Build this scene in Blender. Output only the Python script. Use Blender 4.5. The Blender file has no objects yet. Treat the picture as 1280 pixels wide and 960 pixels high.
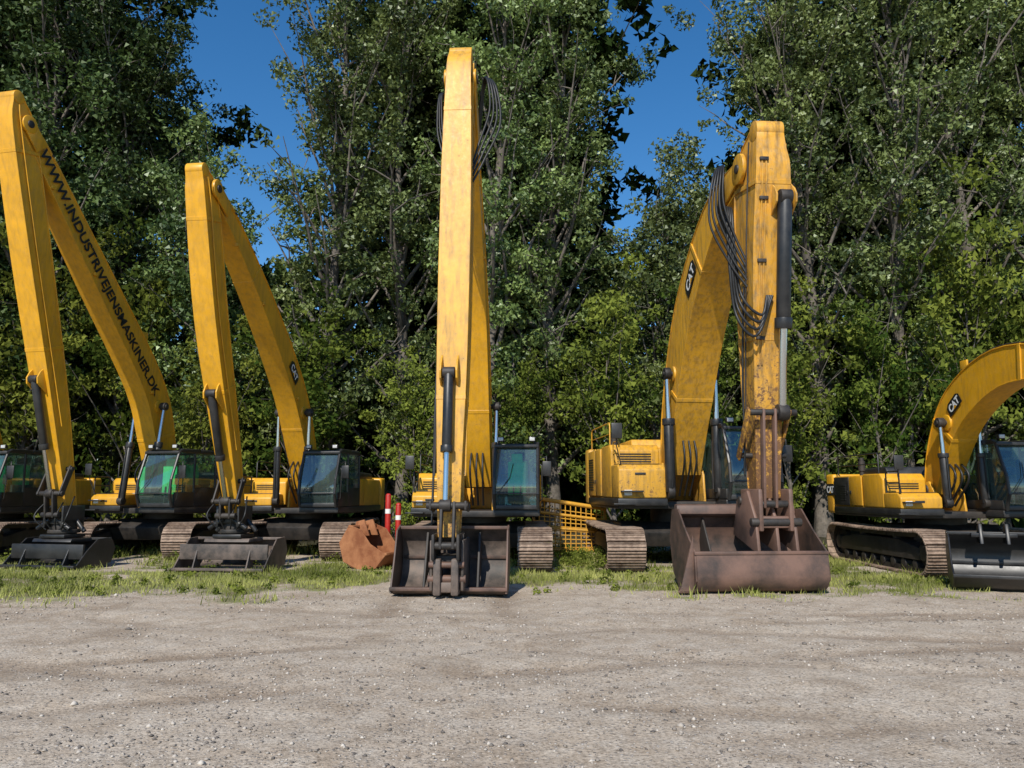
import bpy, bmesh, math, random
import numpy as np
from mathutils import Vector, Matrix, noise
rad=math.radians
random.seed(7); rng=np.random.default_rng(7)
scene=bpy.context.scene
col=scene.collection

# ------------------------------------------------------------------ materials
def new_mat(name):
    m=bpy.data.materials.new(name); m.use_nodes=True
    nt=m.node_tree; b=nt.nodes['Principled BSDF']
    return m,nt,b
def N(nt,t,**k):
    n=nt.nodes.new(t)
    for a,v in k.items(): setattr(n,a,v)
    return n
def ramp(nt,src,stops):
    r=N(nt,'ShaderNodeValToRGB'); nt.links.new(src,r.inputs[0])
    e=r.color_ramp.elements
    while len(e)<len(stops): e.new(0.5)
    for i,(p,c) in enumerate(stops):
        e[i].position=p; e[i].color=(c[0],c[1],c[2],1) if not isinstance(c,(int,float)) else (c,c,c,1)
    return r.outputs[0]
def mixc(nt,f,a,b,mode='MIX'):
    m=N(nt,'ShaderNodeMix',data_type='RGBA',blend_type=mode)
    for s,v in ((m.inputs[0],f),(m.inputs[6],a),(m.inputs[7],b)):
        if hasattr(v,'is_linked') or hasattr(v,'links'): nt.links.new(v,s)
        else: s.default_value=v if isinstance(v,(int,float)) else (v[0],v[1],v[2],1)
    return m.outputs[2]
def math_(nt,op,a,b=None,clamp=False):
    m=N(nt,'ShaderNodeMath',operation=op); m.use_clamp=clamp
    for i,v in enumerate((a,b)):
        if v is None: continue
        if hasattr(v,'links'): nt.links.new(v,m.inputs[i])
        else: m.inputs[i].default_value=v
    return m.outputs[0]
def noise_(nt,vec,scale,detail=5,rough=.55):
    n=N(nt,'ShaderNodeTexNoise'); n.inputs['Scale'].default_value=scale
    n.inputs['Detail'].default_value=detail; n.inputs['Roughness'].default_value=rough
    nt.links.new(vec,n.inputs['Vector']); return n.outputs['Fac']
def mapping(nt,vec,sc):
    m=N(nt,'ShaderNodeMapping'); m.inputs['Scale'].default_value=sc
    nt.links.new(vec,m.inputs['Vector']); return m.outputs[0]
def bump(nt,b,h,st,dist=.01):
    n=N(nt,'ShaderNodeBump'); n.inputs['Strength'].default_value=st; n.inputs['Distance'].default_value=dist
    nt.links.new(h,n.inputs['Height']); nt.links.new(n.outputs[0],b.inputs['Normal'])

def paint(name,base,rust=.3,dirt=.35,zhi=3.0,rough=.38):
    m,nt,b=new_mat(name)
    tc=N(nt,'ShaderNodeTexCoord').outputs['Object']
    n1=noise_(nt,tc,1.7,5); n2=noise_(nt,mapping(nt,tc,(5,5,.9)),2.2,7,.65); n3=noise_(nt,tc,11,7,.7); n4=noise_(nt,tc,30,5,.7)
    c=mixc(nt,ramp(nt,n1,[(.3,0),(.7,1)]),[x*.80 for x in base],base)
    g=ramp(nt,n2,[(.44,0),(.74,1)])
    c=mixc(nt,math_(nt,'MULTIPLY',g,dirt),c,(.14,.085,.03))
    c=mixc(nt,math_(nt,'MULTIPLY',ramp(nt,n3,[(.45,0),(.7,1)]),dirt*.35),c,(.42,.32,.19))
    sp=N(nt,'ShaderNodeSeparateXYZ'); nt.links.new(tc,sp.inputs[0])
    mr=N(nt,'ShaderNodeMapRange'); nt.links.new(sp.outputs[2],mr.inputs[0])
    mr.inputs[1].default_value=.6; mr.inputs[2].default_value=zhi; mr.inputs[3].default_value=.20; mr.inputs[4].default_value=0
    dz=math_(nt,'MULTIPLY',mr.outputs[0],2.6)
    c=mixc(nt,math_(nt,'MULTIPLY',dz,ramp(nt,n1,[(.35,.25),(.65,1)]),True),c,(.28,.19,.09))
    s=math_(nt,'ADD',math_(nt,'ADD',math_(nt,'MULTIPLY',n3,.6),math_(nt,'MULTIPLY',n4,.4)),math_(nt,'MULTIPLY',mr.outputs[0],rust*1.6))
    f=ramp(nt,s,[(.60,0),(.66,1)])
    c=mixc(nt,math_(nt,'MULTIPLY',f,min(.9,rust*1.2+.25)),c,(.12,.055,.028))
    nt.links.new(c,b.inputs['Base Color'])
    r=math_(nt,'ADD',math_(nt,'MULTIPLY',n3,.35),rough-.12); nt.links.new(r,b.inputs['Roughness'])
    bump(nt,b,n1,.25,.03)
    return m
Y=(.80,.39,.012)
M_yel=paint('yellow_paint',Y,.20,.36,2.1)
M_yel_old=paint('weathered_yellow_paint',(.76,.38,.02),.42,.70,3.0,.45)
M_yel_rust=paint('rusty_yellow_paint',(.72,.35,.028),.85,1.0,4.8,.5)

def metal(name,base,base2,rough=.6,metallic=0.,sc=6,b_st=.3):
    m,nt,b=new_mat(name)
    tc=N(nt,'ShaderNodeTexCoord').outputs['Object']
    n=noise_(nt,tc,sc,8,.7); n2=noise_(nt,mapping(nt,tc,(1,1,.4)),sc*.25,5)
    f=math_(nt,'MULTIPLY',math_(nt,'ADD',n,n2),.5)
    nt.links.new(ramp(nt,f,[(.40,base),(.60,base2)]),b.inputs['Base Color'])
    nt.links.new(math_(nt,'ADD',math_(nt,'MULTIPLY',n,.3),rough-.15),b.inputs['Roughness'])
    b.inputs['Metallic'].default_value=metallic
    bump(nt,b,n,b_st,.012)
    return m
M_track=metal('rusty_track_steel',(.10,.06,.04),(.36,.26,.19),.75,0,9,.5)
M_dark=metal('dark_greasy_metal',(.010,.009,.009),(.050,.040,.032),.6,0,5)
M_black=metal('black_painted_steel',(.010,.010,.011),(.035,.033,.031),.42,0,4,.1)
M_rustbucket=metal('rusty_bucket_steel',(.038,.028,.023),(.17,.095,.068),.6,0,2.4,.4)
M_orust=metal('orange_rusted_steel',(.20,.062,.02),(.40,.17,.07),.8,0,5,.4)
M_greybk=metal('worn_grey_brown_steel',(.035,.030,.026),(.17,.125,.10),.6,0,4,.4)
M_rubber=metal('rubber_hose',(.008,.008,.008),(.02,.02,.02),.5,0,8,.1)
M_seat=metal('seat_fabric',(.03,.03,.032),(.07,.07,.07),.9)
M_green=metal('hi_vis_green_cloth',(.02,.50,.14),(.10,.75,.26),.8)
M_red=metal('red_painted_steel',(.35,.015,.01),(.5,.03,.02),.5)
m,nt,b=new_mat('chrome_rod'); b.inputs['Base Color'].default_value=(.6,.6,.6,1); b.inputs['Metallic'].default_value=1; b.inputs['Roughness'].default_value=.22; M_chrome=m
m,nt,b=new_mat('decal_black'); b.inputs['Base Color'].default_value=(.01,.01,.01,1); b.inputs['Roughness'].default_value=.5; M_decal=m
m,nt,b=new_mat('decal_white'); b.inputs['Base Color'].default_value=(.8,.8,.78,1); b.inputs['Roughness'].default_value=.5; M_white=m
m,nt,b=new_mat('lamp_lens'); b.inputs['Base Color'].default_value=(.5,.5,.48,1); b.inputs['Roughness'].default_value=.15; M_lens=m
def glass():
    m=bpy.data.materials.new('cab_glass'); m.use_nodes=True; nt=m.node_tree; nt.nodes.clear()
    o=N(nt,'ShaderNodeOutputMaterial'); t=N(nt,'ShaderNodeBsdfTransparent'); t.inputs[0].default_value=(.66,.86,.78,1)
    g=N(nt,'ShaderNodeBsdfGlossy'); g.inputs[0].default_value=(.9,.97,1,1); g.inputs[1].default_value=.04
    d=N(nt,'ShaderNodeBsdfDiffuse'); d.inputs[0].default_value=(.30,.42,.38,1)
    lw=N(nt,'ShaderNodeLayerWeight'); lw.inputs[0].default_value=.3
    mx=N(nt,'ShaderNodeMixShader'); nt.links.new(math_(nt,'ADD',lw.outputs[0],.10,True),mx.inputs[0])
    nt.links.new(t.outputs[0],mx.inputs[1]); nt.links.new(g.outputs[0],mx.inputs[2])
    m2=N(nt,'ShaderNodeMixShader'); m2.inputs[0].default_value=.10
    nt.links.new(mx.outputs[0],m2.inputs[1]); nt.links.new(d.outputs[0],m2.inputs[2]); nt.links.new(m2.outputs[0],o.inputs[0])
    return m
M_glass=glass()

def leafmat(name,dark,light,trans=.3,gloss=.03,gr=.5):
    m=bpy.data.materials.new(name); m.use_nodes=True; nt=m.node_tree; nt.nodes.clear()
    o=N(nt,'ShaderNodeOutputMaterial')
    a=N(nt,'ShaderNodeAttribute',attribute_name='tone')
    c=ramp(nt,a.outputs['Fac'],[(0,dark),(1,light)])
    oi=N(nt,'ShaderNodeObjectInfo')
    hs=N(nt,'ShaderNodeHueSaturation'); nt.links.new(c,hs.inputs['Color'])
    nt.links.new(math_(nt,'ADD',math_(nt,'MULTIPLY',oi.outputs['Random'],.025),.487),hs.inputs['Hue'])
    nt.links.new(math_(nt,'ADD',math_(nt,'MULTIPLY',oi.outputs['Random'],.4),.8),hs.inputs['Value'])
    d=N(nt,'ShaderNodeBsdfDiffuse')
    nt.links.new(hs.outputs[0],d.inputs[0]); out=d.outputs[0]
    if trans>0:
        t=N(nt,'ShaderNodeBsdfTranslucent'); nt.links.new(hs.outputs[0],t.inputs[0])
        m1=N(nt,'ShaderNodeMixShader'); m1.inputs[0].default_value=trans
        nt.links.new(out,m1.inputs[1]); nt.links.new(t.outputs[0],m1.inputs[2]); out=m1.outputs[0]
    if gloss>0:
        g=N(nt,'ShaderNodeBsdfGlossy'); g.inputs[1].default_value=gr; g.inputs[0].default_value=(.8,.85,.75,1)
        m2=N(nt,'ShaderNodeMixShader'); m2.inputs[0].default_value=gloss
        nt.links.new(out,m2.inputs[1]); nt.links.new(g.outputs[0],m2.inputs[2]); out=m2.outputs[0]
    nt.links.new(out,o.inputs[0])
    return m
M_leafP=leafmat('poplar_leaves',(.036,.062,.014),(.235,.295,.085),.2,.045,.45)
M_leafD=leafmat('dark_leaves',(.016,.033,.009),(.085,.12,.030),.15,.03)
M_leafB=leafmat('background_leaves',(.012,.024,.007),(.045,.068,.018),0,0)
M_leafY=leafmat('shrub_leaves',(.036,.062,.011),(.24,.28,.05),.3,0)
M_grass=leafmat('grass_blades',(.13,.15,.035),(.42,.42,.13),.25,0)
M_bark=metal('poplar_bark',(.06,.052,.042),(.20,.17,.14),.9,0,5,.8)

# ------------------------------------------------------------------ geometry helpers
class Grp:
    def __init__(s,name,loc=(0,0,0),rot=0):
        s.root=bpy.data.objects.new(name,None); s.root.empty_display_size=.5
        col.objects.link(s.root); s.root.location=loc; s.root.rotation_euler=(0,0,rot)
        s.M=Matrix.Identity(4)
    def fin(s,bm,name,mat,bevel=0,segs=2,xf=True):
        bmesh.ops.recalc_face_normals(bm,faces=bm.faces[:])
        if bevel>0:
            es=[e for e in bm.edges if len(e.link_faces)==2 and e.calc_face_angle(0)>.6]
            bmesh.ops.bevel(bm,geom=es,offset=bevel,segments=segs,profile=.5,affect='EDGES',clamp_overlap=True)
        if xf: bm.transform(s.M)
        me=bpy.data.meshes.new(name); bm.to_mesh(me); bm.free()
        me.materials.append(mat)
        me.polygons.foreach_set('use_smooth',[True]*len(me.polygons)); me.set_sharp_from_angle(angle=rad(32))
        ob=bpy.data.objects.new(name,me); col.objects.link(ob); ob.parent=s.root
        return ob
    def box(s,name,x0,x1,y0,y1,z0,z1,mat,bev=.015,segs=2):
        bm=bmesh.new(); v=[bm.verts.new((x,y,z)) for x in(x0,x1) for y in(y0,y1) for z in(z0,z1)]
        for f in((0,1,3,2),(4,6,7,5),(0,4,5,1),(2,3,7,6),(0,2,6,4),(1,5,7,3)): bm.faces.new([v[i] for i in f])
        return s.fin(bm,name,mat,bev,segs)
    def multi(s,name,boxes,mat,bev=0):
        bm=bmesh.new()
        for (x0,x1,y0,y1,z0,z1) in boxes:
            v=[bm.verts.new((x,y,z)) for x in(x0,x1) for y in(y0,y1) for z in(z0,z1)]
            for f in((0,1,3,2),(4,6,7,5),(0,4,5,1),(2,3,7,6),(0,2,6,4),(1,5,7,3)): bm.faces.new([v[i] for i in f])
        return s.fin(bm,name,mat,bev)
    def prism(s,name,pts,a0,a1,axis,mat,bev=.015,segs=2):
        bm=bmesh.new()
        def P(p,a):
            return (a,p[0],p[1]) if axis=='x' else ((p[0],a,p[1]) if axis=='y' else (p[0],p[1],a))
        A=[bm.verts.new(P(p,a0)) for p in pts]; B=[bm.verts.new(P(p,a1)) for p in pts]
        bm.faces.new(A); bm.faces.new(B[::-1]); n=len(pts)
        for i in range(n): bm.faces.new((A[i],B[i],B[(i+1)%n],A[(i+1)%n]))
        return s.fin(bm,name,mat,bev,segs)
    def cyls(s,name,lst,mat,seg=20,bev=0):
        bm=bmesh.new()
        for it in lst:
            p0,p1,r=it[0],it[1],it[2]; r2=it[3] if len(it)>3 else r
            p0=Vector(p0);p1=Vector(p1);d=p1-p0
            q=d.to_track_quat('Z','Y').to_matrix().to_4x4(); T=Matrix.Translation((p0+p1)/2)@q
            bmesh.ops.create_cone(bm,cap_ends=True,segments=seg,radius1=r,radius2=r2,depth=d.length,matrix=T)
        return s.fin(bm,name,mat,bev)
    def tube(s,name,pts,r,mat,smooth=True,cyc=False):
        if smooth and len(pts)>2: pts=[tuple(p) for p in cr(pts,6)]
        cu=bpy.data.curves.new(name,'CURVE'); cu.dimensions='3D'; cu.bevel_depth=r; cu.bevel_resolution=2
        sp=cu.splines.new('POLY'); sp.points.add(len(pts)-1)
        for i,p in enumerate(pts):
            q=s.M@Vector(p); sp.points[i].co=(q.x,q.y,q.z,1)
        cu.materials.append(mat); cu.use_fill_caps=True
        ob=bpy.data.objects.new(name,cu); col.objects.link(ob); ob.parent=s.root; return ob
    def text(s,name,body,size,pos,xd,nrm,mat,length=None,offset=0.0):
        cu=bpy.data.curves.new(name,'FONT'); cu.body=body; cu.size=size; cu.extrude=.0015; cu.align_x='CENTER'; cu.align_y='CENTER'
        cu.offset=offset
        cu.materials.append(mat)
        ob=bpy.data.objects.new(name,cu); col.objects.link(ob); ob.parent=s.root
        X=Vector(xd).normalized(); Z=Vector(nrm).normalized(); Yv=Z.cross(X)
        R=Matrix((X,Yv,Z)).transposed().to_4x4()
        if length:
            bpy.context.view_layer.update(); w=ob.dimensions.x
            if w>0: R=R@Matrix.Diagonal((length/w,1,1,1))
        ob.matrix_local=s.M@Matrix.Translation(pos)@R
        return ob
def cr(ctrl,n):
    C=[np.array(c,float) for c in ctrl]; C=[2*C[0]-C[1]]+C+[2*C[-1]-C[-2]]; out=[]
    for i in range(1,len(C)-2):
        p0,p1,p2,p3=C[i-1:i+3]
        for k in range(n):
            t=k/n; out.append(.5*((2*p1)+(-p0+p2)*t+(2*p0-5*p1+4*p2-p3)*t*t+(-p0+3*p1-3*p2+p3)*t**3))
    out.append(C[-2]); return out
def frames(S):
    F=[]
    for i in range(len(S)):
        a=S[max(0,i-1)];b_=S[min(len(S)-1,i+1)]
        t=np.array([b_[0]-a[0],b_[1]-a[1]]); t/=np.linalg.norm(t); F.append((t,np.array([-t[1],t[0]])))
    return F
def loft(bm,secs):
    R=[[bm.verts.new(p) for p in s] for s in secs]; n=len(R[0])
    bm.faces.new(R[0]); bm.faces.new(R[-1][::-1])
    for a,b_ in zip(R[:-1],R[1:]):
        for i in range(n): bm.faces.new((a[i],a[(i+1)%n],b_[(i+1)%n],b_[i]))
def beam(g,name,ctrl,mat,n=5,x=0,straps=(.30,.66)):
    """box section beam; ctrl=(forward, z, thickness, width)"""
    S=cr(ctrl,n); F=frames(S); bm=bmesh.new()
    def sec(s,f,o0,o1,w):
        p0=np.array([s[0],s[1]])+f[1]*o0; p1=np.array([s[0],s[1]])+f[1]*o1
        return [(x-w,-p0[0],p0[1]),(x+w,-p0[0],p0[1]),(x+w,-p1[0],p1[1]),(x-w,-p1[0],p1[1])]
    loft(bm,[sec(s,f,-s[2]/2,s[2]/2,s[3]/2-.022) for s,f in zip(S,F)])
    loft(bm,[sec(s,f,s[2]/2-.006,s[2]/2+.018,s[3]/2) for s,f in zip(S,F)])
    loft(bm,[sec(s,f,-s[2]/2-.018,-s[2]/2+.006,s[3]/2) for s,f in zip(S,F)])
    g.fin(bm,name,mat,.006,1)
    for fr in straps:
        i=int(len(S)*fr); s0=S[i]; f=F[i]
        bm=bmesh.new(); w=s0[3]/2+.004; t=s0[2]/2+.024
        secs=[]
        for d in(-.04,.04):
            c=np.array(s0[:2])+f[0]*d; p0=c-f[1]*t; p1=c+f[1]*t
            secs.append([(x-w,-p0[0],p0[1]),(x+w,-p0[0],p0[1]),(x+w,-p1[0],p1[1]),(x-w,-p1[0],p1[1])])
        loft(bm,secs); g.fin(bm,name+'_weld_strap',mat,.004,1)
    return S,F

def track(g,xc,L,w,name):
    R=.40; zc=R+.055; yc=L/2-R-.05; pitch=.175
    per=4*yc+2*math.pi*R; n=int(per/pitch); pitch=per/n
    def path(s):
        s%=per
        if s<2*yc: return (-yc+s,zc-R,0.)
        s-=2*yc
        if s<math.pi*R: a=s/R; return (yc+R*math.sin(a),zc-R*math.cos(a),a)
        s-=math.pi*R
        if s<2*yc:
            return (yc-s,zc+R-.03*math.sin(math.pi*s/(2*yc)),math.pi)
        s-=2*yc; a=math.pi+s/R; return (-yc+R*math.sin(a),zc-R*math.cos(a),a)
    bm=bmesh.new(); bl=bmesh.new()
    def add(bm,M,x0,x1,y0,y1,z0,z1):
        v=[bm.verts.new(M@Vector((x,y,z))) for x in(x0,x1) for y in(y0,y1) for z in(z0,z1)]
        for f in((0,1,3,2),(4,6,7,5),(0,4,5,1),(2,3,7,6),(0,2,6,4),(1,5,7,3)): bm.faces.new([v[i] for i in f])
    for i in range(n):
        y,z,a=path(i*pitch)
        M=Matrix.Translation((xc+random.uniform(-.006,.006),y,z))@Matrix.Rotation(a+random.uniform(-.02,.02),4,'X')
        p=pitch/2-.006
        add(bm,M,-w/2,w/2,-p,p,-.028,0)
        for yy in(-p+.012,0,p-.012): add(bm,M,-w/2+.012,w/2-.012,yy-.009,yy+.009,-.054,-.026)
        add(bl,M,-.13,-.07,-p-.01,p+.01,.002,.10); add(bl,M,.07,.13,-p-.01,p+.01,.002,.10)
    g.fin(bm,name+'_shoes',M_track); g.fin(bl,name+'_chain',M_dark)
    c=[]
    for sy in(-1,1):
        c+= [((xc-.06,sy*yc,zc),(xc+.06,sy*yc,zc),R-.09),((xc-.16,sy*yc,zc),(xc+.16,sy*yc,zc),.16)]
    k=8
    for i in range(k):
        yy=-yc+.35+(2*yc-.7)*i/(k-1); c.append(((xc-.15,yy,.2),(xc+.15,yy,.2),.1))
    for yy in(-yc*.4,yc*.4): c.append(((xc-.13,yy,zc+R-.14),(xc+.13,yy,zc+R-.14),.07))
    g.cyls(name+'_wheels',c,M_dark,18,.01)
    g.prism(name+'_frame',[(-yc+.1,.30),(yc-.1,.30),(yc-.15,.58),(yc*.5,.68),(-yc*.5,.68),(-yc+.1,.55)],xc-.17,xc+.17,'x',M_dark,.03)

def bucket(g,name,cx,cy,w,shell,side,mat,matin,th=.03,stiff=True):
    """shell: (y,z) polyline back->lip (machine local); side: polygon"""
    P=[np.array(p,float) for p in shell]; S=cr(P,4); F=frames(S)
    bm=bmesh.new()
    secs=[]
    for s,f in zip(S,F):
        a=np.array(s)+f[1]*0; b_=np.array(s)+f[1]*th
        secs.append([(cx-w/2,cy+a[0],a[1]),(cx+w/2,cy+a[0],a[1]),(cx+w/2,cy+b_[0],b_[1]),(cx-w/2,cy+b_[0],b_[1])])
    loft(bm,secs); g.fin(bm,name+'_shell',matin if matin is M_greybk else mat,.004,1)
    for sx in(-1,1):
        a=cx+sx*w/2; g.prism(name+'_side_plate',[(cy+p[0],p[1]) for p in side],a-.004 if sx>0 else a-.026,a+.026 if sx>0 else a+.004,'x',mat,.006,1)
    for s in (S[0],S[-1]):
        g.box(name+'_edge',cx-w/2-.03,cx+w/2+.03,cy+s[0]-.05,cy+s[0]+.05,s[1]-.025,s[1]+.03,mat,.008)
    if stiff:
        k=len(S)
        for i in (int(k*.3),int(k*.62)):
            s=S[i]; f=F[i]; q=np.array(s)-f[1]*.012
            g.box(name+'_wear_strip',cx-w/2+.02,cx+w/2-.02,cy+q[0]-.03,cy+q[0]+.03,q[1]-.03,q[1]+.03,mat,.006)

def logo(g,name,x,f,z,tan,side,size=.42):
    sx=1 if side>0 else -1
    y=-f
    d=Vector((0,-tan[0]*-1,-tan[1])) if sx>0 else Vector((0,-tan[0],tan[1]))
    nrm=Vector((sx,0,0)); up=nrm.cross(d)
    c=Vector((x,y,z)); bm=bmesh.new(); r=size
    pts=[(-r*.62,-r*.3),(r*.62,-r*.3),(r*.62,r*.2),(r*.42,r*.36),(-r*.42,r*.36),(-r*.62,r*.2)]
    A=[bm.verts.new(c+d*p[0]+up*p[1]) for p in pts]; B=[bm.verts.new(c+nrm*.004+d*p[0]+up*p[1]) for p in pts]
    bm.faces.new(A); bm.faces.new(B[::-1])
    for i in range(6): bm.faces.new((A[i],B[i],B[(i+1)%6],A[(i+1)%6]))
    g.fin(bm,name+'_plate',M_decal)
    g.text(name+'_letters','CAT',size*.55,c+nrm*.007,d,nrm,M_white,length=size*.95,offset=.006)
    bm=bmesh.new(); q=c+nrm*.010+up*(-r*.2)
    for p in((-r*.16,-r*.0),(r*.16,0),(0,r*.17)): bm.verts.new(q+d*p[0]+up*p[1])
    bm.faces.new(bm.verts[:]); g.fin(bm,name+'_triangle',M_yel)

def excavator(loc,yaw,W,L,shoe,boom,stick,paintm,stickm=None,sx=1.,sy=1.,sz=1.,side_top=2.06,
              bcyl=.33,cylspan=(.62,.95),under_yaw=0,loops=0,vest=False,cyl_dx=0,railings=False,
              big=False,bbar=M_black,bstraps=(.30,.66)):
    g=Grp('excavator',(loc[0],loc[1],0)); stickm=stickm or paintm
    g.M=Matrix.Rotation(under_yaw,4,'Z')
    xo=W/2-shoe/2
    track(g,-xo,L,shoe,'track_a'); track(g,xo,L,shoe,'track_b')
    g.prism('car_body',[(-.9,.42),(.9,.42),(1.05,.75),(.6,.95),(-.6,.95),(-1.05,.75)],-xo+.16,xo-.16,'x',M_dark,.04)
    g.cyls('swing_bearing',[((0,0,.93),(0,0,1.13*sz),.62)],M_dark,32,.01)
    R=Matrix.Rotation(yaw,4,'Z'); g.M=R@Matrix.Diagonal((sx,sy,sz,1))
    hw=1.42
    T=side_top/sz
    g.box('deck',-hw+.03,hw-.03,-1.15,2.0,1.1,1.24,M_dark,.02)
    g.box('deck_skirt',-hw,-.5,-1.28,1.95,1.16,1.30,M_black,.02)
    g.box('deck_skirt_cab',.42,hw,-1.75,1.95,1.14,1.28,M_black,.02)
    g.prism('side_tank',[(-.55,1.303),(.4,1.303),(.4,T),(-.42,T),(-.55,T-.12)],-hw+.02,-.45,'x',paintm,.035,3)
    g.prism('tool_box',[(-1.27,1.303),(-.555,1.303),(-.555,T-.42),(-1.15,T-.42),(-1.27,T-.52)],-hw+.02,-.52,'x',paintm,.03,3)
    g.multi('steps',[(-hw-.10,-hw+.3,-1.42,-1.28,1.18,1.21),(-hw+.05,-hw+.45,-1.40,-1.2,1.42,1.45),(-hw+.06,-.6,-1.15,-.62,T-.417,T-.405)],M_black,.004)
    g.box('side_door_a',-hw-.004,-hw+.03,.42,1.05,1.34,T-.05,paintm,.012)
    g.box('side_door_b',-hw-.004,-hw+.03,1.08,1.88,1.34,T-.05,M_black if not big else paintm,.012)
    g.multi('door_handles',[(-hw-.016,-hw,.94,1.0,1.6,1.68),(-hw-.016,-hw,1.12,1.18,1.6,1.68),(-1.1,-.9,-1.286,-1.268,T-.62,T-.58)],M_black,.003)
    lv=[(-hw-.012,-hw,1.25,1.80,1.46+i*.055,1.485+i*.055) for i in range(int((T-1.62)/.055))]
    g.multi('side_louvres',lv,M_black)
    g.multi('front_louvres',[(-hw+.15,-.62,-.565,-.548,1.72+i*.05,1.74+i*.05) for i in range(max(1,int((T-1.85)/.05)))],M_black)
    g.multi('warning_labels',[(-1.3,-1.16,-1.284,-1.268,1.36,1.46),(-.72,-.6,-.566,-.549,1.5,1.62)],M_white,.0)
    g.box('engine_bay',-hw+.04,hw-.04,.41,1.95,1.245,T-.02,paintm,.03)
    g.prism('engine_hood',[(.5,T-.018),(1.9,T-.018),(1.85,T+.16),(.62,T+.18)],-.75,hw-.25,'x',M_black if big is False else paintm,.04,3)
    g.multi('hood_louvres',[(-.6+i*.12,-.54+i*.12,.8,1.6,T+.155,T+.19) for i in range(14)],M_dark,.004)
    g.cyls('exhaust',[((-.95,1.35,T-.02),(-.95,1.35,T+.42),.055),((-.95,1.35,T+.1),(-.95,1.35,T+.34),.08)],M_dark)
    cw=[(-hw,1.955),(hw,1.955),(hw,2.35),(hw-.2,2.62),(hw-.6,2.78),(-hw+.6,2.78),(-hw+.2,2.62),(-hw,2.35)]
    g.prism('counterweight',cw,1.13,T+.04,'z',paintm,.07,3)
    for (yy0,yy1) in ((-1.2,-.65),(-.35,1.7)):
        zt=T-.42 if yy0<-1 else T
        rr=[(-hw+.05,yy0,zt),(-hw+.05,yy0,zt+.40),(-hw+.05,yy0+.05,zt+.45),(-hw+.05,yy1-.05,zt+.45),(-hw+.05,yy1,zt+.40),(-hw+.05,yy1,zt)]
        g.tube('handrail',rr,.017,M_black if not railings else paintm,False)
        g.tube('handrail_mid',[(-hw+.05,yy0,zt+.22),(-hw+.05,yy1,zt+.22)],.012,M_black if not railings else paintm,False)
    g.tube('mirror_arm',[(-hw+.08,-1.2,T-.42),(-hw-.02,-1.3,T-.05),(-hw-.02,-1.34,T+.1)],.013,M_black,False)
    g.box('mirror',-hw-.12,-hw+.08,-1.39,-1.35,T+.06,T+.36,M_black,.015)
    g.box('cab_side_bay',.46,hw-.01,-.02,.405,1.285,T-.02,paintm,.03)
    # ---- cab
    x0,x1=.44,1.40
    z0,z1=1.283,2.70
    prof=[(-1.80,z0),(-1.92,1.60),(-1.88,1.95),(-1.62,z1-.06),(-1.50,z1),(-.12,z1),(-.06,z1-.08),(-.03,z0)]
    g.box('cab_floor',x0,x1,-1.78,-.04,z0,z0+.05,M_dark,.01)
    inset=[(-1.78,z0+.06),(-1.895,1.60),(-1.855,1.95),(-1.60,z1-.07),(-.14,z1-.05),(-.06,z0+.06)]
    g.prism('cab_glass',inset,x0+.02,x1-.02,'x',M_glass,.0)
    g.prism('cab_roof',[(-1.66,z1-.07),(-1.50,z1+.03),(-.75,z1+.04),(-.75,z1-.07)],x0-.01,x0+.12,'x',M_black,.02,3)
    g.prism('cab_roof',[(-1.66,z1-.07),(-1.50,z1+.03),(-.75,z1+.04),(-.75,z1-.07)],x1-.12,x1+.01,'x',M_black,.02,3)
    g.prism('cab_roof_rear',[(-.75,z1-.07),(-.75,z1+.04),(-.14,z1+.04),(-.03,z1-.07)],x0-.01,x1+.01,'x',M_black,.03,3)
    def bar(name,p,q,r,m): 
        g.cyls(name,[(p,q,r)],m,8)
    for xx in(x0+.02,x1-.02):
        for i in range(len(prof)-1):
            if i==4: continue
            bar('cab_pillar',(xx,)+prof[i],(xx,)+prof[i+1],.034,M_black)
        bar('door_post',(xx,-.95,z0),(xx,-.98,z1),.03,M_black)
    g.box('cab_rear',x0,x1,-.06,-.025,z0,1.85,M_black,.01)
    g.multi('cab_front_rails',[(x0,x1,-1.925,-1.885,1.60,1.635),(x0,x1,-1.83,-1.78,z0,z0+.09),(x0,x1,-1.68,-1.61,z1-.10,z1-.04)],M_black,.006)
    g.multi('cab_door_panel',[(x1-.025,x1+.012,-1.76,-.98,z0+.02,z0+.36),(x1-.025,x1+.012,-.95,-.06,z0+.02,z0+.48),(x0-.012,x0+.025,-1.74,-.06,z0+.02,z0+.2)],M_black,.008)
    g.box('seat_base',.70,1.16,-1.05,-.5,z0+.1,z0+.5,M_seat,.05)
    g.box('seat_back',.72,1.14,-.55,-.40,z0+.45,z0+1.08,M_green if vest else M_seat,.05)
    g.box('seat_head_rest',.80,1.06,-.52,-.42,z0+1.1,z0+1.26,M_seat,.03)
    if vest:
        g.prism('hanging_vest',[(-1.33,z0+.30),(-1.27,z0+.32),(-1.26,z0+1.0),(-1.32,z0+1.03)],.72,1.12,'x',M_green,.02)
        g.prism('hanging_vest_shoulder',[(-1.33,z0+1.0),(-1.26,z0+1.0),(-1.28,z0+1.2),(-1.31,z0+1.2)],.80,1.04,'x',M_green,.02)
    g.multi('consoles',[(.56,.68,-1.2,-.5,z0+.3,z0+.55),(1.18,1.28,-1.2,-.5,z0+.3,z0+.55),(1.2,1.32,-1.5,-1.44,z0+.55,z0+.8)],M_seat,.02)
    g.tube('steering_levers',[(.85,-1.4,z0+.05),(.85,-1.35,z0+.5)],.018,M_black,False)
    g.tube('steering_lever',[(1.0,-1.4,z0+.05),(1.0,-1.35,z0+.5)],.018,M_black,False)
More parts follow.
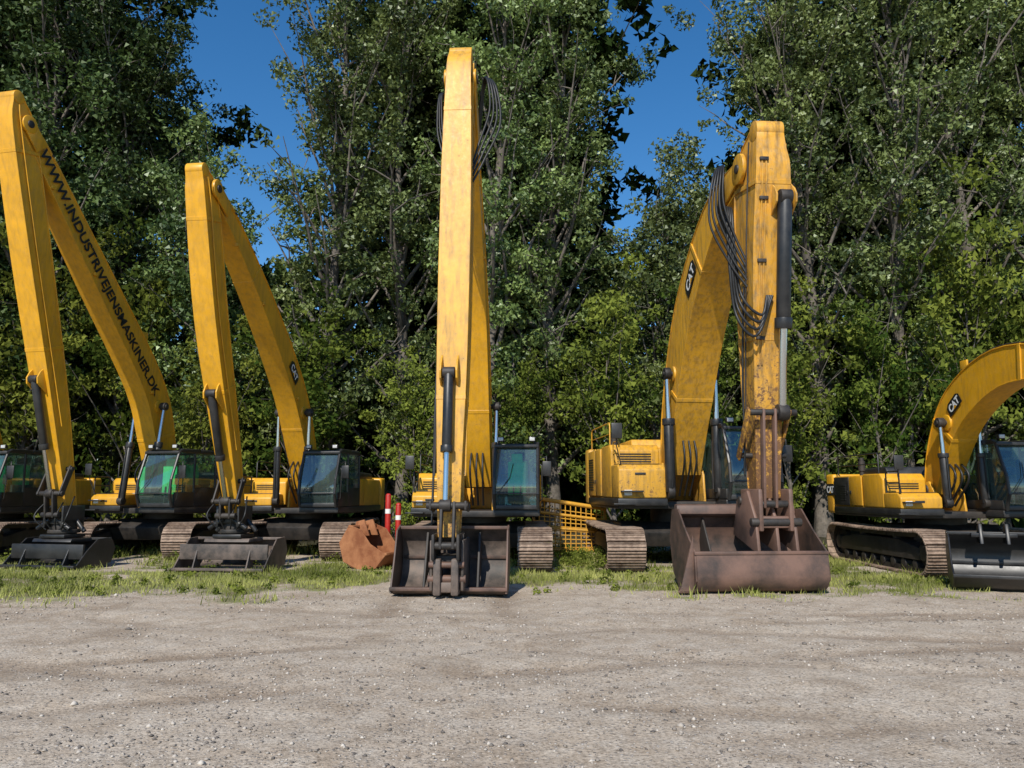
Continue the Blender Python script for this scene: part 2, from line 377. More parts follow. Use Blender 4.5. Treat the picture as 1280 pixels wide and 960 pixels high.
    g.tube('cab_handrail',[(x1+.01,-1.72,1.45),(x1+.07,-1.74,1.5),(x1+.07,-1.70,2.2),(x1+.01,-1.66,2.25)],.014,M_black,False)
    g.tube('cab_mirror_arm',[(x1,-1.6,2.35),(x1+.17,-1.72,2.40),(x1+.17,-1.72,2.25)],.013,M_black,False)
    g.box('cab_mirror',x1+.08,x1+.27,-1.76,-1.73,1.98,2.30,M_black,.015)
    g.tube('wiper',[(x0+.1,-1.93,1.62),(x0+.35,-1.90,1.95),(x0+.42,-1.78,2.25)],.008,M_black,False)
    for xx in(x0+.14,x1-.14):
        g.box('work_lamp',xx-.07,xx+.07,-1.66,-1.58,z1+.03,z1+.13,M_black,.012)
        g.box('work_lamp_lens',xx-.055,xx+.055,-1.668,-1.655,z1+.045,z1+.115,M_lens,.004)
    # ---- boom
    g.M=R
    bw=boom[0][3]
    f0,zf=boom[0][0],boom[0][1]
    for s_ in(-1,1):
        xx=s_*(bw/2+.05)
        g.prism('boom_foot_bracket',[(-f0-.42,1.12*sz),(-f0+.5,1.12*sz),(-f0+.2,zf+.12),(-f0-.12,zf+.18),(-f0-.35,zf-.1)],xx-.025,xx+.025,'x',paintm,.01)
    S,F=beam(g,'boom',boom,paintm,straps=bstraps)
    n=len(S)
    g.cyls('boom_foot_pin',[((-bw/2-.11,-f0,zf),(bw/2+.11,-f0,zf),.11)],M_dark,20,.01)
    i=int(n*bcyl); s_=S[i]; Fm=F[i]
    bx=-(s_[0]-Fm[1][0]*.05); bz=s_[1]-Fm[1][1]*.05
    base=(-(f0+.95*sy),1.42*sz)
    for sgn in(-1,1):
        xx=sgn*(bw/2+.15)
        a=Vector((xx,base[0],base[1])); b_=Vector((xx,bx,bz)); c=a.lerp(b_,.60)
        r=.085*(1.35 if big else 1)
        g.cyls('boom_cylinder_barrel',[(a,c,r),(a.lerp(b_,.56),a.lerp(b_,.615),r*1.25)],bbar,20,.006)
        g.cyls('boom_cylinder_rod',[(c,b_,r*.52)],M_chrome,16)
        g.cyls('boom_cylinder_eye',[((xx-.07,b_.y,b_.z),(xx+.07,b_.y,b_.z),r*1.25),((xx-.07,a.y,a.z),(xx+.07,a.y,a.z),r*1.2)],M_dark,18,.008)
        g.tube('cylinder_line',[a+Vector((0,-r-.02,.1)),c+Vector((0,-r-.02,-.05))],.014,M_rubber,False)
    g.cyls('boom_cylinder_pin',[((-bw/2-.25,bx,bz),(bw/2+.25,bx,bz),.055)],M_dark)
    g.cyls('boom_side_boss',[((-bw/2-.03,bx,bz),(bw/2+.03,bx,bz),.17)],paintm,24,.01)
    for k_,off in((-.5,.04),(-.42,.04),(.42,.04),(.5,.04)):
        pts=[]
        for j in range(int(n*.12),int(n*.93),2):
            q=np.array(S[j][:2])+F[j][1]*(S[j][2]/2+off); pts.append((k_*bw*.8,-q[0],q[1]))
        g.tube('boom_hydraulic_line',pts,.014,M_dark if k_<0 else paintm)
    cl=[]
    for j in range(int(n*.15),int(n*.9),max(2,n//7)):
        q=np.array(S[j][:2])+F[j][1]*(S[j][2]/2+.03); cl.append((-bw*.45,bw*.45,-q[0]-.03,-q[0]+.03,q[1]-.025,q[1]+.025))
    g.multi('line_clamps',cl,M_dark,.004)
    for fr in(.42,.62,.8):
        q=S[int(n*fr)]
        g.box('boom_lug',q[3]/2-.02,q[3]/2+.03,-q[0]-.05,-q[0]+.05,q[1]-.34,q[1]-.26,paintm,.008)
    e=S[-1]
    ex,ez=-e[0],e[1]
    SS,FF=beam(g,'stick',stick,stickm)
    m=len(SS); sw=stick[1][3]
    t0=SS[0]; g.cyls('stick_nose',[((-t0[3]/2,-t0[0],t0[1]),(t0[3]/2,-t0[0],t0[1]),t0[2]/2+.02)],stickm,24,.008)
    for s_ in(-1,1):
        xx=s_*(sw/2+.035)
        g.cyls('elbow_boss',[((xx-.035,ex,ez),(xx+.035,ex,ez),.19 if not big else .27)],paintm,28,.012)
        q0=np.array(S[n-4][:2]); fe=F[n-4][1]*S[n-4][2]*.42
        tt=np.array(e[:2])+F[-1][0]*.1
        pa=q0+fe; pb=q0-fe; pc=np.array(e[:2])-F[-1][1]*.17; pd=np.array(e[:2])+F[-1][1]*.17
        g.prism('boom_fork_plate',[(-pa[0],pa[1]),(-pb[0],pb[1]),(-pc[0],pc[1]),(-tt[0],tt[1]),(-pd[0],pd[1])],xx-.02,xx+.02,'x',paintm,.006)
    g.cyls('elbow_pin',[((-sw/2-.1,ex,ez),(sw/2+.1,ex,ez),.08)],M_dark,20,.006)
    j=int(n*.48); q=np.array(S[j][:2])+F[j][1]*(S[j][2]/2+.16)
    tq=np.array(SS[0][:2])+FF[0][0]*.08
    a=Vector((0,-q[0],q[1])); b_=Vector((0,-tq[0]+.18,tq[1]-.05)); c=a.lerp(b_,.62)
    g.cyls('stick_cylinder_barrel',[(a,c,.10)],bbar,20,.006); g.cyls('stick_cylinder_rod',[(c,b_,.055)],M_chrome,16)
    g.multi('stick_cylinder_bracket',[(-.16,-.12,a.y-.12,a.y+.12,a.z-.22,a.z+.1),(.12,.16,a.y-.12,a.y+.12,a.z-.22,a.z+.1)],paintm,.01)
    ia=int(m*cylspan[0]); ib=int(m*cylspan[1])-1
    def front(j,off,x=None):
        nn=FF[j][1]; sg=1 if nn[0]>0 else -1
        q=np.array(SS[j][:2])+nn*sg*(SS[j][2]/2+off); return Vector((cyl_dx if x is None else x,-q[0],q[1]))
    a=front(ia,.13); b_=front(ib,.20); c=a.lerp(b_,.60)
    r=.085*(1.4 if big else 1)
    g.cyls('bucket_cylinder_barrel',[(a,c,r),(a.lerp(b_,.56),a.lerp(b_,.61),r*1.22)],bbar,20,.006)
    g.cyls('bucket_cylinder_rod',[(c,b_,r*.55)],M_chrome,16)
    g.cyls('bucket_cylinder_eye',[((cyl_dx-.09,b_.y,b_.z),(cyl_dx+.09,b_.y,b_.z),r*1.15),((cyl_dx-.1,a.y,a.z),(cyl_dx+.1,a.y,a.z),r*1.1)],M_dark,18,.008)
    for s_ in(-1,1):
        xx=cyl_dx+s_*(r+.05)
        g.prism('cylinder_lug',[(a.y-.09,a.z+.03),(a.y-.07,a.z-.1),(a.y+.28,a.z-.35),(a.y+.28,a.z+.45),(a.y-.02,a.z+.16)],xx-.016,xx+.016,'x',stickm,.006)
    for s_ in(-.5,.5):
        pts=[]
        for j in range(int(m*.12),int(m*.9),2):
            pts.append((s_*sw*1.1,-SS[j][0]-SS[j][2]*.2,SS[j][1]))
        g.tube('stick_hydraulic_line',pts,.014,stickm if s_>0 else M_dark)
    pts=[]
    for j in range(int(m*.55),m,2):
        pts.append((-sw*.5-.05,-SS[j][0]-SS[j][2]*.1+.03*math.sin(j),SS[j][1]))
    if len(pts)>2: g.tube('attachment_hose',pts,.02,M_rubber)
    if big:
        for k_ in range(4):
            x_=-sw/2-.06-.035*k_
            g.tube('stick_supply_hose',[(x_+.02,ex+.55,ez-.55),(x_-.10,ex+.1,ez-.75),(x_-.12,ex-.02,ez-1.5-.1*k_),(x_-.02,ex+.02,ez-2.3-.12*k_),(x_+.14,ex-.42,ez-2.75-.12*k_),(-.08+.03*k_,ex-.36,ez-2.4)],.026,M_rubber)
        for xx in(-.2,-.13):
            g.tube('stick_front_pipe',[front(j,.03,xx) for j in range(int(m*.2),int(m*.8),2)],.016,stickm)
        g.multi('stick_pipe_clamps',[( -.24,-.09,front(j,.03).y-.03,front(j,.03).y+.03,front(j,.03).z-.03,front(j,.03).z+.03) for j in range(int(m*.22),int(m*.8),3)],M_dark,.004)
    tip=Vector((0,-SS[-1][0],SS[-1][1]))
    jl=int(m*.90)
    piv=Vector((0,-SS[jl][0],SS[jl][1]))
    bear=Vector((0,tip.y-.42,tip.z-.10))
    def link(name,p,q,x,w,t,mat):
        p=Vector(p);q=Vector(q);d=(q-p); 
        bm=bmesh.new(); bmesh.ops.create_cube(bm,size=1)
        ang=math.atan2(d.y,d.z); mm=Matrix.Translation((p+q)/2+Vector((x-p.x,0,0)))@Matrix.Rotation(-ang,4,'X')@Matrix.Diagonal((t,w,d.length+.12,1))
        bm.transform(mm); g.fin(bm,name,mat,.02)
    for s_ in(-1,1):
        link('bell_crank',b_,piv,s_*(sw/2+.05),.15,.045,M_dark if not big else stickm)
        link('bucket_link',b_,bear,s_*.10,.14,.05,M_dark if not big else M_rustbucket)
    g.cyls('link_pins',[((-sw/2-.1,b_.y,b_.z),(sw/2+.1,b_.y,b_.z),.055),((-sw/2-.1,piv.y,piv.z),(sw/2+.1,piv.y,piv.z),.05),((-.24,tip.y,tip.z),(.24,tip.y,tip.z),.07),((-.22,bear.y,bear.z),(.22,bear.y,bear.z),.06)],M_dark,18,.006)
    sgn=1 if not big else -1
    for k_ in range(loops):
        o=.03*k_
        p=[(sgn*(bw/2-.1+o),ex+.9,ez-.9+.1*k_),(sgn*(bw/2+.10+o*.5),ex+.35,ez+.1),(sgn*(bw/2+.22+o*1.6),ex-.0,ez-.05-o),(sgn*(bw/2+.26+o*2.2),ex-.05,ez-.65-o*3),(sgn*(bw/2+.08+o),ex-.05,ez-1.25-o*4),(sgn*(sw/2+.02),ex-.1,ez-1.7-.12*k_)]
        g.tube('elbow_hose',p,.022,M_rubber)
    if loops==4:
        for k_ in range(3):
            p=[(-(bw/2-.1),ex+.9,ez-.8),(-(bw/2+.08+.02*k_),ex+.3,ez-.1),(-(bw/2+.06+.04*k_),ex+.0,ez-.8-.1*k_),(-(sw/2+.02),ex-.1,ez-1.5-.1*k_)]
            g.tube('elbow_hose',p,.018,M_rubber)
    for k_ in range(3):
        p=[(-.12+.12*k_,-f0-.3,1.35*sz),(-.14+.14*k_,-f0-.85,zf+.25),(-.12+.12*k_,-S[int(n*.15)][0]-.25,S[int(n*.15)][1]+.1)]
        g.tube('boom_base_hose',p,.024,M_rubber)
    return g,S,F,SS,FF,tip

# ------------------------------------------------------------------ machines
boomC=[(.2,1.85,.45,.58),(.75,3.2,.85,.60),(1.75,5.4,.80,.60),(3.3,7.7,.62,.54),(4.75,9.35,.40,.46)]
stickC=[(4.72,9.85,.26,.42),(4.82,9.25,.60,.46),(5.05,7.0,.58,.54),(5.35,4.0,.52,.52),(5.6,2.2,.40,.42),(5.72,.92,.26,.34)]
gC,S,F,SS,FF,tip=excavator((-.75,18.3),rad(-2.6),3.17,4.6,.72,boomC,stickC,M_yel,M_yel_old,side_top=2.08,cylspan=(.62,.93),loops=4,vest=True,cyl_dx=-.03)
cy=tip.y
bucket(gC,'bucket',0,cy+.35,1.82,[(.30,1.05),(.52,.75),(.50,.35),(.22,.08),(-.2,.04),(-.42,.12)],
       [(-.45,.06),(-.2,.02),(.24,.05),(.54,.33),(.56,.76),(.32,1.1),(.02,1.02),(-.16,.6)],M_rustbucket,M_greybk)
gC.prism('bucket_inner_brace',[(cy+.2,.1),(cy+.75,.35),(cy+.8,.7),(cy+.62,.98)],.42,.46,'x',M_dark,.01)
gC.prism('bucket_inner_brace',[(cy+.2,.1),(cy+.75,.35),(cy+.8,.7),(cy+.62,.98)],-.46,-.42,'x',M_dark,.01)
gC.multi('quick_coupler',[(-.22,.22,cy-.25,cy+.32,.52,.66),(-.22,-.17,cy-.5,cy+.3,.60,1.0),(.17,.22,cy-.5,cy+.3,.60,1.0)],M_dark,.02)
gC.multi('bucket_ears',[(-.27,-.22,cy-.30,cy+.65,.12,.9),(.22,.27,cy-.30,cy+.65,.12,.9)],M_greybk,.02)
gC.multi('coupler_jaw',[(-.2,-.08,cy-.42,cy-.1,.06,.62),(.08,.2,cy-.42,cy-.1,.06,.62),(-.2,.2,cy-.36,cy-.14,.10,.26)],M_greybk,.03)
gC.cyls('coupler_pins',[((-.3,cy-.25,.30),(.3,cy-.25,.30),.06),((-.28,cy-.3,.52),(.28,cy-.3,.52),.05)],M_rustbucket,18,.008)

boomR=[(.4,2.15,.60,.80),(1.0,3.6,1.05,.82),(2.2,5.45,1.15,.82),(4.0,6.95,.85,.74),(5.65,7.35,.48,.60)]
stickR=[(6.12,7.84,.32,.48),(5.85,7.2,.95,.60),(5.62,5.6,.82,.62),(5.40,3.4,.58,.50),(5.30,1.55,.36,.42)]
gR,S,F,SS,FF,tip=excavator((3.95,18.7),rad(4.4),4.0,5.4,.80,boomR,stickR,M_yel_old,M_yel_rust,sx=1.22,sy=1.15,sz=1.16,side_top=2.75,
   bcyl=.36,cylspan=(.38,.84),loops=5,cyl_dx=.16,railings=True,big=True)
cy=tip.y
bucket(gR,'bucket',-.32,cy,2.20,[(.62,1.25),(.80,.80),(.62,.26),(.30,.05),(-.30,.035),(-.60,.20),(-.56,.66)],
       [(-.58,.68),(-.63,.22),(-.32,.0),(.32,.0),(.66,.24),(.84,.82),(.66,1.34),(.30,1.36),(-.1,1.02)],M_rustbucket,M_dark)
gR.prism('bucket_left_wing',[(-1.447,.95),(-1.447,.03),(-1.72,.03),(-1.66,.14)],cy-.55,cy-.50,'y',M_rustbucket,.008)
gR.prism('bucket_left_wing_foot',[(-1.72,cy-.55),(-1.447,cy-.55),(-1.447,cy+.35)],.03,.07,'z',M_rustbucket,.008)
for xx in(-.32,.02,.34): gR.prism('bucket_ear',[(cy-.50,.62),(cy+.62,.9),(cy+.40,1.50),(cy-.1,1.68),(cy-.42,1.2)],xx-.03,xx+.03,'x',M_rustbucket,.02)
gR.prism('bucket_torque_tube',[(cy+.60,1.20),(cy+.72,1.30),(cy+.66,1.44),(cy+.50,1.42),(cy+.46,1.26)],-1.40,.76,'x',M_rustbucket,.03)
gR.prism('bucket_inner_gusset',[(cy-.2,.06),(cy+.7,.3),(cy+.78,.8),(cy+.62,1.2)],-.92,-.88,'x',M_dark,.01)
gR.multi('quick_coupler',[(-.3,.3,cy-.45,cy+.3,1.05,1.25),(-.3,-.22,cy-.5,cy+.32,1.0,1.7),(.22,.3,cy-.5,cy+.32,1.0,1.7)],M_rustbucket,.03)
gR.cyls('coupler_pins',[((-.42,cy-.42,1.15),(.44,cy-.42,1.15),.07),((-.38,cy+.2,1.5),(.4,cy+.2,1.5),.07)],M_dark,18,.008)
i=int(len(S)*.60); logo(gR,'boom_logo',-S[i][3]/2-.0,S[i][0],S[i][1],F[i][0],-1,.62)

boom2=[(.3,1.8,.42,.52),(.75,2.9,.70,.54),(1.7,4.3,.74,.54),(3.5,5.95,.60,.50),(5.2,7.2,.44,.44),(6.2,7.75,.32,.38)]
stick2=[(6.58,8.0,.24,.36),(6.3,7.45,.54,.42),(5.7,5.2,.54,.46),(4.85,2.9,.42,.40),(4.25,1.25,.26,.32)]
g2,S,F,SS,FF,tip=excavator((-5.5,21.1),rad(-6.8),3.1,4.6,.7,boom2,stick2,M_yel,side_top=2.02,cylspan=(.66,.96),loops=0)
def tiltrot(g,tip,w,mat,h=.62):
    cy=tip.y
    g.multi('tiltrotator_frame',[(-.26,.26,cy-.3,cy+.25,h+.32,h+.44),(-.26,-.2,cy-.35,cy+.3,h+.25,tip.z+.1),(.2,.26,cy-.35,cy+.3,h+.25,tip.z+.1),(-.32,.32,cy-.34,cy+.3,h+.02,h+.10)],M_black,.02)
    g.cyls('tiltrotator_rotor',[((0,cy,h+.08),(0,cy,h+.34),.26),((0,cy,h+.12),(0,cy,h+.2),.33)],M_dark,28,.01)
    g.cyls('tilt_cylinders',[((-.42,cy-.3,h+.22),(-.1,cy-.3,h+.42),.05),((.42,cy-.3,h+.22),(.1,cy-.3,h+.42),.05),((-.45,cy+.1,h+.15),(-.2,cy+.1,h+.42),.05),((.45,cy+.1,h+.15),(.2,cy+.1,h+.42),.05)],M_black,14,.004)
    for k in range(4): g.tube('tiltrotator_hose',[(-.3+.2*k,cy-.1,tip.z+.3),(-.42+.28*k,cy-.42,h+.5),(-.2+.13*k,cy-.3,h+.2)],.016,M_rubber)
    bucket(g,'bucket',0,cy-.05,w,[(.38,h-.02),(.52,.4),(.42,.12),(.1,.04),(-.35,.03),(-.62,.06)],
       [(-.64,.02),(.1,0),(.45,.08),(.56,.4),(.42,h+.02),(.0,h),(-.3,.38)],mat,M_dark)
    g.prism('bucket_top_plate',[(cy-.35,h-.06),(cy+.34,h-.08),(cy+.34,h+.0),(cy-.30,h+.01)],-.5,.5,'x',mat,.01)
    g.box('bucket_back_rib',-w/2,w/2,cy-.45,cy-.38,h-.42,h-.10,mat,.02)
    for xx in(-w*.3,w*.3): g.prism('bucket_gusset',[(cy-.6,.08),(cy-.3,.08),(cy-.3,h-.1),(cy-.4,h-.1)],xx-.015,xx+.015,'x',mat,.004)
tiltrot(g2,tip,1.95,M_greybk,.66)
i=int(len(S)*.46); logo(g2,'boom_logo',S[i][3]/2,S[i][0],S[i][1],F[i][0],1,.48)
boom1=[(.4,1.8,.42,.54),(.70,3.1,.76,.56),(1.35,4.5,.78,.56),(3.2,6.6,.66,.54),(5.0,8.6,.48,.48),(5.75,9.4,.36,.42)]
stick1=[(6.0,9.9,.24,.40),(5.80,9.2,.58,.46),(5.1,6.6,.58,.50),(4.25,3.6,.46,.46),(3.62,1.25,.28,.34)]
g1,S,F,SS,FF,tip=excavator((-9.3,21.1),rad(-12.4),3.1,4.6,.7,boom1,stick1,M_yel,side_top=2.02,cylspan=(.70,.97),loops=0,vest=True,bstraps=(.2,))
tiltrot(g1,tip,1.85,M_black,.62)
a=S[int(len(S)*.86)]; b_=S[int(len(S)*.36)]
pa=Vector((0,-a[0],a[1])); pb=Vector((0,-b_[0],b_[1]))
g1.text('boom_lettering','WWW.INDUSTRIVEJENSMASKINER.DK',.36,(pa+pb)/2+Vector((.272,0,0)),pb-pa,(1,0,0),M_decal,length=(pb-pa).length,offset=.008)
g0,S,F,SS,FF,tip=excavator((-13.95,21.1),rad(-4),3.1,4.6,.7,boom2,stick2,M_yel,side_top=2.02,cylspan=(.66,.96),vest=True)
tiltrot(g0,tip,1.8,M_black,.62)
boom5=[(.3,1.7,.45,.50),(.75,2.6,.72,.52),(1.5,3.45,.84,.52),(2.9,4.0,.72,.50),(4.6,3.85,.50,.46),(5.9,3.45,.36,.42)]
stick5=[(6.3,3.9,.3,.40),(6.05,3.3,.62,.44),(5.6,2.2,.48,.42),(5.2,1.1,.28,.32)]
g5,S,F,SS,FF,tip=excavator((9.45,17.4),rad(.6),3.0,4.8,.6,boom5,stick5,M_yel,side_top=2.05,cylspan=(.4,.95),sz=1.0,vest=False)
tiltrot(g5,tip,1.4,M_black,.60)
i=int(len(S)*.42); logo(g5,'boom_logo',-S[i][3]/2,S[i][0],S[i][1],F[i][0],-1,.42)
logo(g5,'counterweight_logo',-1.425,-2.1,1.7,(0.9999,.0),-1,.42)

# ------------------------------------------------------------------ loose things
gb=Grp('excavator_bucket',(8.35,13.5,0),rad(-25))
bucket(gb,'bucket',0,0,1.4,[(.35,.92),(.62,.60),(.50,.20),(.15,.03),(-.3,.05),(-.55,.25)],[(-.58,.22),(-.32,0),(.16,0),(.54,.16),(.67,.60),(.38,.97),(.05,.86),(-.2,.45)],M_black,M_black)
for xx in(-.2,.2): gb.prism('hanger_ear',[(.05,.75),(.5,.75),(.42,1.05),(.2,1.1)],xx-.03,xx+.03,'x',M_black,.015)
gb.multi('hanger_crossbar',[(-.35,.35,.15,.4,.86,.93)],M_black,.01)
gb2=Grp('excavator_bucket',(-3.0,17.2,0),rad(62))
bucket(gb2,'bucket',0,0,.85,[(.35,.90),(.60,.55),(.48,.18),(.12,.03),(-.35,.10),(-.6,.35)],[(-.63,.34),(-.36,.04),(.12,0),(.52,.15),(.65,.55),(.38,.94),(.05,.84),(-.2,.55)],M_orust,M_orust)
for xx in(-.15,.15): gb2.prism('hanger_ear',[(.05,.7),(.5,.7),(.42,1.0),(.2,1.05)],xx-.025,xx+.025,'x',M_orust,.015)
gy=Grp('yellow_safety_barrier',(1.52,20.6,0),rad(8))
bars=[(-1.0,-.93,-.035,.035,.05,1.52),(.93,1.0,-.035,.035,.05,1.22),(-1.0,1.0,-.033,.033,.10,.18)]
gy.multi('frame',bars,M_yel,.008)
gy.cyls('rails',[((-1,0,1.5),(1,0,1.2),.055),((-1,0,1.15),(1,0,.9),.04),((-1,0,.75),(1,0,.6),.035)],M_yel,10)
gy.cyls('mesh_wires',[((-.95+i*.14,0,.12),(-.95+i*.14,0,1.5-.3*(i*.14)/2),.015) for i in range(14)]+[((-1,0.01,.2+.12*i),(1,0.01,.2+.09*i),.015) for i in range(10)],M_yel,6)
gy.cyls('braces',[((-.9,.02,.1),(-.3,.9,.05),.03),((.9,.02,.1),(.4,.9,.05),.03)],M_yel,8)
for k,(xx,yy,h) in enumerate(((-3.28,20.6,1.55),(-3.05,20.9,1.3))):
    gp=Grp('red_bollard',(xx,yy,0))
    gp.cyls('post',[((0,0,0),(0,0,h),.075)],M_red,20,.015); gp.cyls('cap',[((0,0,h),(0,0,h+.06),.085,.04)],M_red,20,.01)
    gp.cyls('band',[((0,0,h*.7),(0,0,h*.7+.12),.0775)],M_white,20)
    gp.cyls('base_plate',[((0,0,.0),(0,0,.03),.17)],M_red,20,.006)

# ------------------------------------------------------------------ ground
def n2(x,y,s,o=0): return noise.noise(Vector((x*s+o,y*s-o,o*.37)))
def grassmask(x,y):
    edge=11.9+1.0*n2(x,y,.35,3)+1.0*n2(x,y,1.1,9)+.5*n2(x,y,3.1,19)
    if x<-2.5: edge-=.2
    if -3.6<x<1.2: edge+=2.2*math.exp(-((x+1.2)/1.7)**2)
    g=min(1,max(0,(y-edge)/1.6))
    p=.56+1.1*n2(x,y,.5,21)+.9*n2(x,y,1.6,5)+.4*n2(x,y,4.1,8)
    if x<-2.5 and y<16.5: p+=.25
    if x>1.5: p+=.08
    if y>18: p-=.1
    p=min(1,max(0,p))
    return g*p
def axis(lo,hi,step,ext):
    a=list(np.arange(lo,hi+1e-6,step)); d=step; 
    L=[lo]; R=[hi]
    while R[-1]<hi+ext: d*=1.35; R.append(R[-1]+d); L.append(L[-1]-d)
    return np.array(L[:0:-1]+a+R[1:])
xs=axis(-22,22,.15,700); ys=axis(2,30,.12,700)
nx,ny=len(xs),len(ys)
co=np.zeros((ny,nx,3)); gm=np.zeros((ny,nx)); rm=np.zeros((ny,nx))
def ruts(x,y):
    r=0
    if y<13.4 and abs(x)<24:
        for c,k,q in((9.3,.30,-.016),(7.4,.30,-.016),(11.0,-.05,.004),(10.2,-.30,.012),(6.4,-.20,.016),(5.0,.26,0),(8.4,-.30,.012)):
            d=(y-(c+k*x+q*x*x))/.20; 
            if abs(d)<3: r=max(r,math.exp(-d*d)*(.6+.7*n2(x,y,.6,c*7)))
        for c in(-1.75,-.1):
            d=(x-(c+.05*math.sin(y*2)))/.3
            if y>10.6: r=max(r,math.exp(-d*d)*.8)
    return r
def gz(x,y,r=None):
    if not(-24<x<24 and 0<y<32): return 0.
    z=.018*n2(x,y,.5,1)+.016*n2(x,y,2.2,2)+.014*n2(x,y,5,4)
    if r is None: r=ruts(x,y)
    return z-.03*r
for j,y in enumerate(ys):
    for i,x in enumerate(xs):
        inn=(-24<x<24 and 0<y<32); r=ruts(x,y) if inn else 0
        co[j,i]=(x,y,gz(x,y,r)); rm[j,i]=r
        gm[j,i]=grassmask(x,y) if (-24<x<24 and 10<y<32) else (1 if y>30 or (abs(x)>24 and y>12) else 0)
me=bpy.data.meshes.new('gravel_ground')
idx=np.arange(nx*ny).reshape(ny,nx)
faces=np.stack([idx[:-1,:-1],idx[:-1,1:],idx[1:,1:],idx[1:,:-1]],-1).reshape(-1,4)
def mk(me,V,faceset):
    V=np.ascontiguousarray(V,dtype=np.float32)
    me.vertices.add(len(V)); me.vertices.foreach_set('co',V.ravel())
    li=np.concatenate([f.astype(np.int32).ravel() for f in faceset])
    tot=np.concatenate([np.full(len(f),f.shape[1],dtype=np.int32) for f in faceset])
    st=np.concatenate([[0],np.cumsum(tot)[:-1]]).astype(np.int32)
    me.loops.add(len(li)); me.loops.foreach_set('vertex_index',li)
    me.polygons.add(len(tot)); me.polygons.foreach_set('loop_start',st)
    me.polygons.foreach_set('loop_total',tot); me.update(calc_edges=True)
mk(me,co.reshape(-1,3),[faces])
at=me.attributes.new('grass','FLOAT','POINT'); at.data.foreach_set('value',gm.ravel().astype(np.float32))
at=me.attributes.new('rut','FLOAT','POINT'); at.data.foreach_set('value',rm.ravel().astype(np.float32))
me.polygons.foreach_set('use_smooth',[True]*len(me.polygons))
m,nt,b=new_mat('gravel_and_grass')
tc=N(nt,'ShaderNodeTexCoord').outputs['Object']
nA=noise_(nt,tc,.45,5); nB=noise_(nt,tc,3.2,7,.65); nC=noise_(nt,tc,38,4,.75); nE=noise_(nt,tc,.9,7,.65); nF=noise_(nt,tc,9,5,.7)
c=ramp(nt,nA,[(.3,(.37,.285,.205)),(.7,(.52,.43,.33))])
c=mixc(nt,ramp(nt,nB,[(.38,0),(.72,1)]),c,(.55,.475,.385))
c=mixc(nt,math_(nt,'MULTIPLY',ramp(nt,nE,[(.50,0),(.64,1)]),.60),c,(.25,.18,.12))
c=mixc(nt,math_(nt,'MULTIPLY',ramp(nt,nF,[(.52,0),(.68,1)]),.45),c,(.24,.185,.135))
ra=N(nt,'ShaderNodeAttribute',attribute_name='rut').outputs['Fac']
c=mixc(nt,math_(nt,'MULTIPLY',ramp(nt,math_(nt,'ADD',ra,math_(nt,'MULTIPLY',math_(nt,'SUBTRACT',nB,.5),1.2)),[(.3,0),(.8,1)]),.65),c,(.26,.19,.13))
c=mixc(nt,1.0,c,ramp(nt,nC,[(.32,(.42,.40,.38)),(.5,(.97,.97,.97)),(.70,(1.3,1.3,1.3))]),'MULTIPLY')
vo=N(nt,'ShaderNodeTexVoronoi'); vo.inputs['Scale'].default_value=30; nt.links.new(tc,vo.inputs['Vector'])
sepv=N(nt,'ShaderNodeSeparateColor'); nt.links.new(vo.outputs['Color'],sepv.inputs[0])
stone=math_(nt,'MULTIPLY',ramp(nt,vo.outputs['Distance'],[(.22,.8),(.34,0)]),ramp(nt,sepv.outputs[0],[(.45,0),(.55,1)]))
c=mixc(nt,stone,c,ramp(nt,sepv.outputs[1],[(0,(.17,.155,.145)),(.6,(.42,.37,.32)),(1,(.68,.63,.57))]))
ga=N(nt,'ShaderNodeAttribute',attribute_name='grass').outputs['Fac']
gf=ramp(nt,math_(nt,'ADD',ga,math_(nt,'MULTIPLY',math_(nt,'SUBTRACT',nB,.5),.9)),[(.26,0),(.58,1)])
gc_=ramp(nt,nB,[(.35,(.13,.11,.045)),(.65,(.20,.22,.07))])
c=mixc(nt,math_(nt,'MULTIPLY',gf,.85),c,gc_)
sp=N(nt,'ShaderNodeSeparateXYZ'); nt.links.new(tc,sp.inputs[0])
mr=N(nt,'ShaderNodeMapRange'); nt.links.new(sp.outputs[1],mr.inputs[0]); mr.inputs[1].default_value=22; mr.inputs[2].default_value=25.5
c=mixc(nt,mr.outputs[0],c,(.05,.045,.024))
nt.links.new(c,b.inputs['Base Color']); b.inputs['Roughness'].default_value=.95
b.inputs['Specular IOR Level'].default_value=.2
h=math_(nt,'ADD',math_(nt,'ADD',math_(nt,'MULTIPLY',nC,.5),math_(nt,'MULTIPLY',nF,.8)),math_(nt,'MULTIPLY',stone,.5))
bump(nt,b,h,.8,.025)
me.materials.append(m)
ground=bpy.data.objects.new('gravel_ground',me); col.objects.link(ground)

